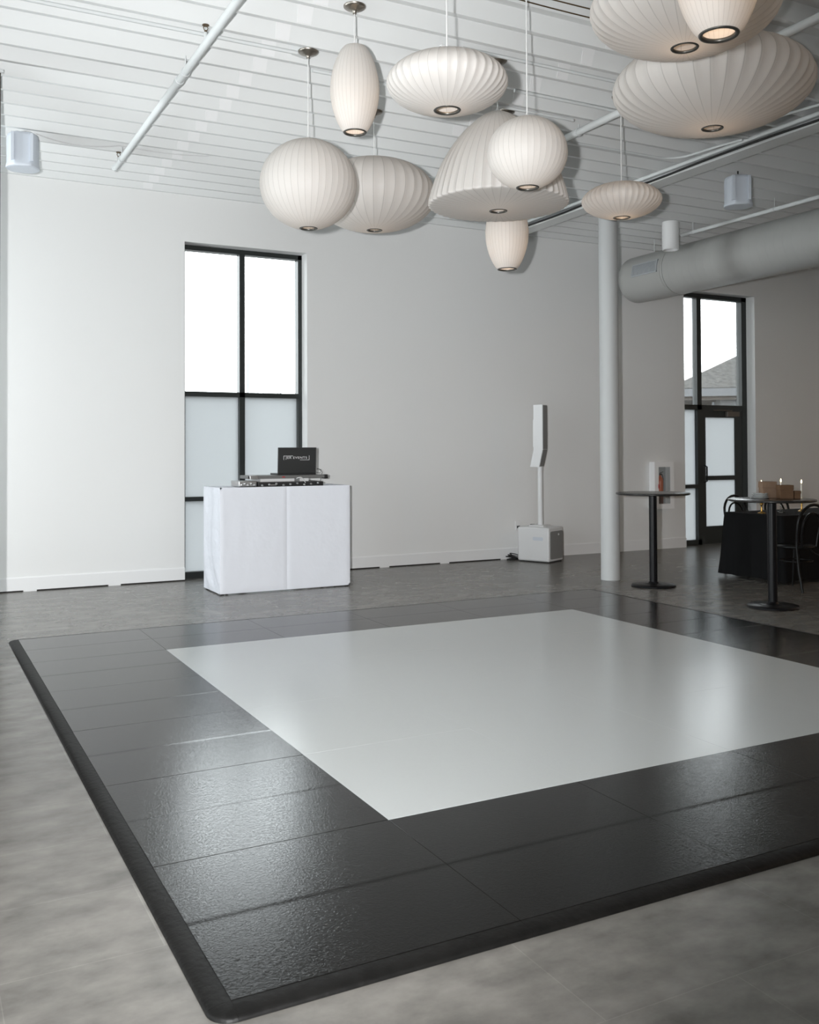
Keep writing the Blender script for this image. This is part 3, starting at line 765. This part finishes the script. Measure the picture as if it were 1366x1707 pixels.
# ------------------------------------------------------------------ cocktail tables
def cocktail(x, y, label):
    t = thing('cocktail_table', label, 'table', (x, y, 0), 0, 'tall round cocktail tables')
    MB().lathe([(.001, .978), (.375, .978), (.388, .982), (.390, .990), (.388, .998), (.380, 1.0), (.001, 1.0)], 64).build('table_top', 'table_black', t)
    MB().lathe([(.042, .028), (.042, .965)], 28).build('pole', 'black_metal', t)
    MB().lathe([(.05, .962), (.14, .966), (.145, .9775)], 36).build('mounting_plate', 'black_metal', t)
    MB().lathe([(.228, 0), (.234, .004), (.234, .012), (.222, .022), (.12, .029), (.055, .032), (.05, .045), (.043, .05)], 56).build('base', 'black_metal', t)
cocktail(7.087, 7.953, 'bare tall black cocktail table beside the white column')
cocktail(7.107, 6.369, 'tall black cocktail table nearer the right edge, holding boxes')
# things on the near cocktail table
def kbox(name, label, x, y, rz, sx, sy, sz, m):
    o = thing(name, label, 'box', (x, y, 1.0006), rz, 'kraft boxes on the cocktail table')
    MB().box(-sx/2, sx/2, -sy/2, sy/2, 0, sz*.68, .002).build('box_body', m, o)
    MB().box(-sx/2-.003, sx/2+.003, -sy/2-.003, sy/2+.003, sz*.62, sz, .003).build('box_lid', m, o)
kbox('gift_box', 'brown kraft box at the right, in front of the other kraft box', 7.27, 6.36, -.42, .125, .09, .125, 'kraft')
kbox('gift_box', 'lighter brown kraft box behind, beside the clear trays', 7.205, 6.505, -.42, .13, .10, .155, 'kraft_light')
kbox('gift_box', 'lowest brown kraft box at the right end of the boxes', 7.370, 6.315, -.42, .06, .06, .07, 'kraft')
for i in range(4):
    b = MB(); r = .085-.006*i
    b.lathe([(.001, .0), (r*.8, .0), (r, .009), (r+.004, .0105), (r-.003, .0115), (r*.78, .003), (.001, .003)], 28)
    o = tag(b.build('glass_plate', 'pale_glass', None, (7.06+.008*i, 6.47+.004*i, 1.0006+.0125*i)), 'pale glass plate in the small stack on the cocktail table, %s' % ('at the bottom', 'second from the bottom', 'second from the top', 'at the top')[i], 'plate', 'stack of pale glass plates')
# ------------------------------------------------------------------ dining table with black cloth
TX0, TX1, TY0, TY1, TZ = 8.36, 10.75, 7.36, 8.16, .735
dt = thing('banquet_table', 'long folding table hidden under the black tablecloth', 'table', ((TX0+TX1)/2, (TY0+TY1)/2, 0))
hx, hy = (TX1-TX0)/2, (TY1-TY0)/2
MB().box(-hx, hx, -hy, hy, TZ-.03, TZ, .004).build('table_top', 'trim_paint', dt)
for sx in (-1, 1):
    for sy in (-1, 1): MB().lathe([(.014, 0), (.014, TZ-.03)], 10, (sx*(hx-.25), sy*(hy-.1), 0)).build('leg', 'black_metal', dt)
b = MB(); ring = []
def per(o, wav):
    pts = []
    segs = [((-hx, -hy), (hx, -hy), 60), ((hx, -hy), (hx, hy), 24), ((hx, hy), (-hx, hy), 60), ((-hx, hy), (-hx, -hy), 24)]
    k = 0
    for (a0, b0), (a1, b1), n_ in segs:
        nx_, ny_ = (b1-b0), -(a1-a0); l_ = sqrt(nx_**2+ny_**2); nx_, ny_ = nx_/l_, ny_/l_
        for i in range(n_):
            t = i/n_; e = min(t, 1-t)*2
            cx_, cy_ = a0+(a1-a0)*t, b0+(b1-b0)*t
            flare = o*(1+1.3*max(0, 1-e*4))
            wv = wav*sin(k*1.05)
            sgx = (1 if cx_ > 0 else -1); sgy = (1 if cy_ > 0 else -1)
            corner = max(0, 1-e*5)
            pts.append((cx_+nx_*(flare+wv)*(1-corner*.3)+sgx*flare*corner*.5*(1 if ny_ else 0), cy_+ny_*(flare+wv)*(1-corner*.3)+sgy*flare*corner*.5*(1 if nx_ else 0)))
            k += 1
    return pts
rows = [(TZ+.004, .0, 0), (TZ-.004, .008, 0), (TZ-.12, .014, .001), (TZ-.3, .022, .004), (TZ-.5, .032, .008), (.03, .046, .013)]
rings = []
vs = []
for z, o, wv in rows:
    p_ = per(o, wv); vs += [(x_, y_, z+(.012*abs(sin(i*.21)) if z < .05 else 0)) for i, (x_, y_) in enumerate(p_)]
n_ = len(p_); fs = []
for j in range(len(rows)-1):
    for i in range(n_): fs.append((j*n_+i, j*n_+(i+1) % n_, (j+1)*n_+(i+1) % n_, (j+1)*n_+i))
b.add(vs, fs, True); b.add(vs[:n_], [tuple(range(n_))])
tag(b.build('tablecloth', 'cloth_black', None, ((TX0+TX1)/2, (TY0+TY1)/2, 0)), 'floor-length black tablecloth draped over the long table at right', 'tablecloth')
# bentwood chairs
def chair(label, x, y, rz):
    t = thing('bentwood_chair', label, 'chair', (x, y, 0), rz, 'black bentwood chairs at the long table')
    SH = .455
    MB().lathe([(.001, SH-.02), (.17, SH-.02), (.195, SH-.016), (.20, SH-.005), (.19, SH+.008), (.001, SH+.003)], 40).build('seat', 'chair_black', t)
    # local +y is the back of the chair
    def backp(s, h, yb):  # s -1..1
        pts = []
        for i in range(9): tt = i/8; pts.append((-(.185-.015*(1-tt))*1.0, .17+.05*tt+yb, .0+SH*.0+tt*(h-.19)))
        return pts
    o_ = [(-.175, .235, 0), (-.182, .195, .22), (-.185, .175, SH), (-.195, .19, .60)]
    H_ = .89; R_ = .20
    for i in range(13):
        a = pi-pi*i/12; o_.append((R_*cos(a), .205+.03*sin(a), .70+(H_-.70)*sin(a)))
    o_ += [(.195, .19, .60), (.185, .175, SH), (.182, .195, .22), (.175, .235, 0)]
    MB().tube(o_, [.015]*len(o_), 10).build('back_frame', 'chair_black', t)
    i_ = [(-.105, .172, SH-.005), (-.12, .185, .58)]
    for i in range(11):
        a = pi-pi*i/10; i_.append((.128*cos(a), .202+.022*sin(a), .66+.145*sin(a)))
    i_ += [(.12, .185, .58), (.105, .172, SH-.005)]
    MB().tube(i_, .011, 8).build('back_loop', 'chair_black', t)
    for s in (-1, 1):
        MB().tube([(s*.14, -.13, SH-.02), (s*.152, -.155, .25), (s*.165, -.185, 0)], [.017, .015, .011], 10).build('leg', 'chair_black', t)
    MB().tube([(.158*cos(2*pi*i/28), .01+.158*sin(2*pi*i/28), .30) for i in range(28)], .008, 8, closed=True).build('leg_hoop', 'chair_black', t)
    for s in (-1, 1):
        MB().tube([(s*.18, .18, .36)]+[(s*(.18-.075*sin(a)), .17-.06*sin(a)-.01, .36+.075*(1-cos(a))) for a in [pi/2*i/5 for i in range(1, 6)]], .008, 6).build('knee_brace', 'chair_black', t)
    return t
chair('black bentwood chair behind the table, nearest the glass door', 9.02, 8.42, .05)
chair('black bentwood chair behind the table, seen past the cocktail table boxes', 9.71, 8.42, -.03)
chair('black bentwood chair at the right edge with its back to the camera', 8.22, 7.06, pi)
# candles
def candlestick(x, y, z, h, m, label):
    c = thing('candle_holder', label, 'candle holder', (x, y, z))
    pr_ = [(.042, 0), (.044, .004), (.036, .010), (.014, .018), (.009, .028), (.013, .040), (.008, .052), (.012, .066), (.008, .082), (.011, h-.03), (.018, h-.018), (.019, h), (.012, h), (.0115, h-.015)]
    MB().lathe(pr_, 20).build('stem', m, c)
def candle(x, y, z, h, label):
    c = thing('taper_candle', label, 'candle', (x, y, z))
    MB().lathe([(.011, 0), (.0095, h*.9), (.007, h), (.001, h+.002)], 14).build('wax', 'candle_wax', c)
    MB().tube([(0, 0, h), (0, 0, h+.008)], .0012, 5).build('wick', 'cable_black', c)
    MB().lathe([(.0005, h+.004), (.006, h+.010), (.0085, h+.018), (.006, h+.030), (.0025, h+.041), (.0003, h+.047)], 14).build('flame', 'flame', c)
tz = TZ+.0045
for x_, y_, hh, ch_, m_n, l1, l2 in ((8.51, 7.77, .115, .225, 'brass', 'gold candle holder nearest the table end', 'lit white taper candle at the left, in the gold holder'),
                              (8.82, 7.77, .13, .225, 'holder_glass', 'clear glass candle holder in the middle of the table', 'lit white taper candle rising behind the kraft boxes'),
                              (9.155, 7.77, .145, .19, 'brass', 'gold candle holder beside the right-hand chair back', 'lit white taper candle right of the kraft boxes')):
    candlestick(x_, y_, tz, hh, m_n, l1)
    candle(x_, y_, tz+hh-.0145, ch_, l2)

# ------------------------------------------------------------------ taupe drape at the left edge
dp = thing('drape', 'taupe drape hanging at the far left edge of the view', 'drape', (.605, 7.75, 0))
b = MB(); vs = []; n_ = 60
for z in (.01, 1.2, 2.4, 3.6, 4.30):
    for i in range(n_+1):
        u = i/n_; vs.append((-1.0*u, .035*sin(u*40)*(1.1-.3*z/4.3), z))
fs = [(j*(n_+1)+i, j*(n_+1)+i+1, (j+1)*(n_+1)+i+1, (j+1)*(n_+1)+i) for j in range(4) for i in range(n_)]
b.add(vs, fs, True); dr_o = b.build('fabric', 'drape_taupe', dp)
sm_ = dr_o.modifiers.new('thick', 'SOLIDIFY'); sm_.thickness = .004
MB().tube([(-1.05, 0, 4.315), (.02, 0, 4.315)], .015, 10).build('curtain_rod', 'pipe_paint', dp)

# ------------------------------------------------------------------ outside
struct(MB().box(-30, 90, YB+.35, 120, -.35, -.25).build('ground', 'ground'))
hb = thing('house', 'grey shingled house with a hip roof outside the glass door', 'house', (24.6, 25.6, 0), -radians(42))
# local x to the right along the eave, y away
rf = MB(); ez = 3.62; xl = -.8; xr = 14.0; dd = 9.0; rz_ = ez+.52*(dd/2)
rf.add([(xl, 0, ez), (xr, 0, ez), (xr, dd, ez), (xl, dd, ez), (xl+dd/2, dd/2, rz_), (xr-dd/2, dd/2, rz_), (xl, 0, ez-.04), (xr, 0, ez-.04), (xr, dd, ez-.04), (xl, dd, ez-.04)],
       [(0,1,5,4), (1,2,5), (2,3,4,5), (3,0,4), (6,9,8,7), (0,6,7,1), (1,7,8,2), (2,8,9,3), (3,9,6,0)])
rf.build('roof', 'shingle', hb)
MB().box(xl, xr, -.02, .06, ez-.30, ez-.03).build('fascia', 'fascia_grey', hb)
MB().box(xl+.05, xr-.05, .3, .5, ez-.42, ez-.30).build('porch_beam', 'soffit_brown', hb)
MB().box(xl+.02, xr-.02, .06, dd-.06, ez-.32, ez-.29).build('soffit', 'soffit_brown', hb)
MB().box(1.04, xr-.4, .6, dd-.6, -.25, ez-.3).build('house_wall', 'siding_grey', hb)
for x_ in (-.6, .74): MB().box(x_, x_+.07, .32, .48, -.25, ez-.5).build('porch_post', 'fascia_grey', hb)
MB().box(-.75, 1.0, 6.5, 6.6, -.25, 3.25).build('porch_screen', 'white_panel_paint', hb)
def tree(x, y, z0, h, sp, m, label, seedv, r0=.09):
    rnd = random.Random(seedv)
    t = thing('bare_tree', label, 'tree', (x, y, z0), 0)
    MB().tube([(0, 0, 0), (.05, 0, h*.25), (0, .04, h*.55)], [r0, r0*.8, r0*.5], 8).build('trunk', m, t)
    b = MB()
    def grow(p, d, l, r, k):
        q = p+d*l; b.tube([p, (p+q)/2+Vector((rnd.uniform(-1,1), rnd.uniform(-1,1), rnd.uniform(-.3,.5)))*l*.08, q], [r, r*.8, r*.55], 5, caps=False)
        if k == 0: return
        for _ in range(3):
            e = (d+Vector((rnd.uniform(-1,1), rnd.uniform(-1,1), rnd.uniform(-.2,.7)))*.85).normalized()
            grow(q, e, l*rnd.uniform(.6, .82), r*.55, k-1)
    for i in range(5):
        a = i*1.26; grow(Vector((0, 0, h*(.25+.08*i))), Vector((cos(a)*sp, sin(a)*sp, .8)).normalized(), h*.22, r0*.45, 3)
    b.build('branches', m, t)
tree(40.6, 40.0, -.25, 7.3, .9, 'bark_dark', 'bare grey tree showing above the roof of the house', 3)
tree(18.6, 50.0, -.25, 5.6, 1.0, 'bark_grey', 'bare pale tree at the right in the tall window', 5, .12)
tree(15.7, 44.0, -.25, 4.9, 1.0, 'bark_grey', 'bare pale tree in the middle of the tall window', 7, .12)
tree(22.8, 56.0, -.25, 4.8, 1.0, 'bark_grey', 'bare pale tree rightmost in the tall window', 9, .12)
fs_ = thing('low_building', 'low pale building far outside the tall window', 'building', (12.6, 57, -.25))
MB().box(0, 3.2, 0, 5, 0, 5.22).build('wall', 'far_tan', fs_)
MB().box(3.2, 9.5, .5, 5, 0, 5.12).build('wing', 'far_grey', fs_)
sl_ = thing('light_pole', 'thin pale pole standing outside the tall window', 'pole', (16.1, 49.5, -.25))
MB().lathe([(.06, 0), (.04, 6.4)], 8).build('pole', 'far_grey', sl_)

# ------------------------------------------------------------------ camera
cam = bpy.data.cameras.new('camera'); co = bpy.data.objects.new('camera', cam); COL.objects.link(co)
F_PX, CY = 1604.92, 721.151
cam.sensor_fit = 'HORIZONTAL'; cam.sensor_width = 36; cam.lens = F_PX/1366*36
cam.shift_y = -(853.5-CY)/1366
yaw, pitch, roll = .480764, .017966, -.004244
Fv = Vector((sin(yaw)*cos(pitch), cos(yaw)*cos(pitch), sin(pitch)))
Rv = Vector((cos(yaw), -sin(yaw), 0)); Uv = Rv.cross(Fv)
R2 = Rv*cos(roll)+Uv*sin(roll); U2 = Uv*cos(roll)-Rv*sin(roll)
M = Matrix((R2, U2, -Fv)).transposed().to_4x4(); M.translation = (0, 0, EYE)
co.matrix_world = M
cam.dof.use_dof = True; cam.dof.focus_distance = 6.0; cam.dof.aperture_fstop = 10
cam.clip_start = .02; cam.clip_end = 400
S.camera = co
# ------------------------------------------------------------------ light

wd = bpy.data.worlds.new('overcast_sky'); S.world = wd; wd.use_nodes = True
bg = wd.node_tree.nodes['Background']; bg.inputs[0].default_value = (.93, .97, 1.0, 1); bg.inputs[1].default_value = 6.0
def area(name, loc, direction, sx, sy, W, col):
    l = bpy.data.lights.new(name, 'AREA'); l.shape = 'RECTANGLE'; l.size = sx; l.size_y = sy; l.energy = W; l.color = col
    o = bpy.data.objects.new(name, l); COL.objects.link(o); o.location = loc
    o.rotation_euler = Vector(direction).to_track_quat('-Z', 'Y').to_euler(); return o
for (a, b), LEFTW in zip(LW, LEFTWS):
    area('window_daylight_fill', (XL-.32, (a+b)/2, 1.95), (1, 0, -.05), b-a, 3.6, LEFTW, (.93, .97, 1.0))  # daylight lamps behind the left windows; the last is fill for the left wall
for x_, y_ in ((11.5, 1.0), (13.0, 5.0), (9.0, -2.0)):
    area('warm_fill', (x_, y_, 4.2), (0, 0, -1), .25, .25, WARMW, (1.0, .64, .36))  # added fill lamps out of view, warming the right side of the room
fl = bpy.data.lights.new('camera_flash', 'SPOT'); fl.energy = FLASH; fl.color = (.985, .99, 1.0); fl.spot_size = radians(88); fl.spot_blend = 1.0; fl.shadow_soft_size = .035
fo = bpy.data.objects.new('camera_flash', fl); COL.objects.link(fo)
fo.location = Vector((0, 0, EYE))+Rv*(-.2)+Vector((0, 0, .06))
aim = Fv + R2*((410-683)/F_PX) - U2*((765-CY)/F_PX)
fo.rotation_euler = aim.to_track_quat('-Z', 'Y').to_euler()
# ------------------------------------------------------------------ colour management
vs_ = S.view_settings; S.display_settings.display_device = 'sRGB'
vs_.view_transform = 'Standard'; vs_.look = 'None'; vs_.exposure = 0.0; vs_.gamma = 1.0; vs_.use_curve_mapping = False
try:
    S.cycles.use_denoising = True; S.cycles.denoiser = 'OPENIMAGEDENOISE'
    S.cycles.max_bounces = 7; S.cycles.diffuse_bounces = 4; S.cycles.glossy_bounces = 4; S.cycles.transparent_max_bounces = 12
    S.cycles.sample_clamp_indirect = 6; S.cycles.caustics_reflective = False
except Exception: pass
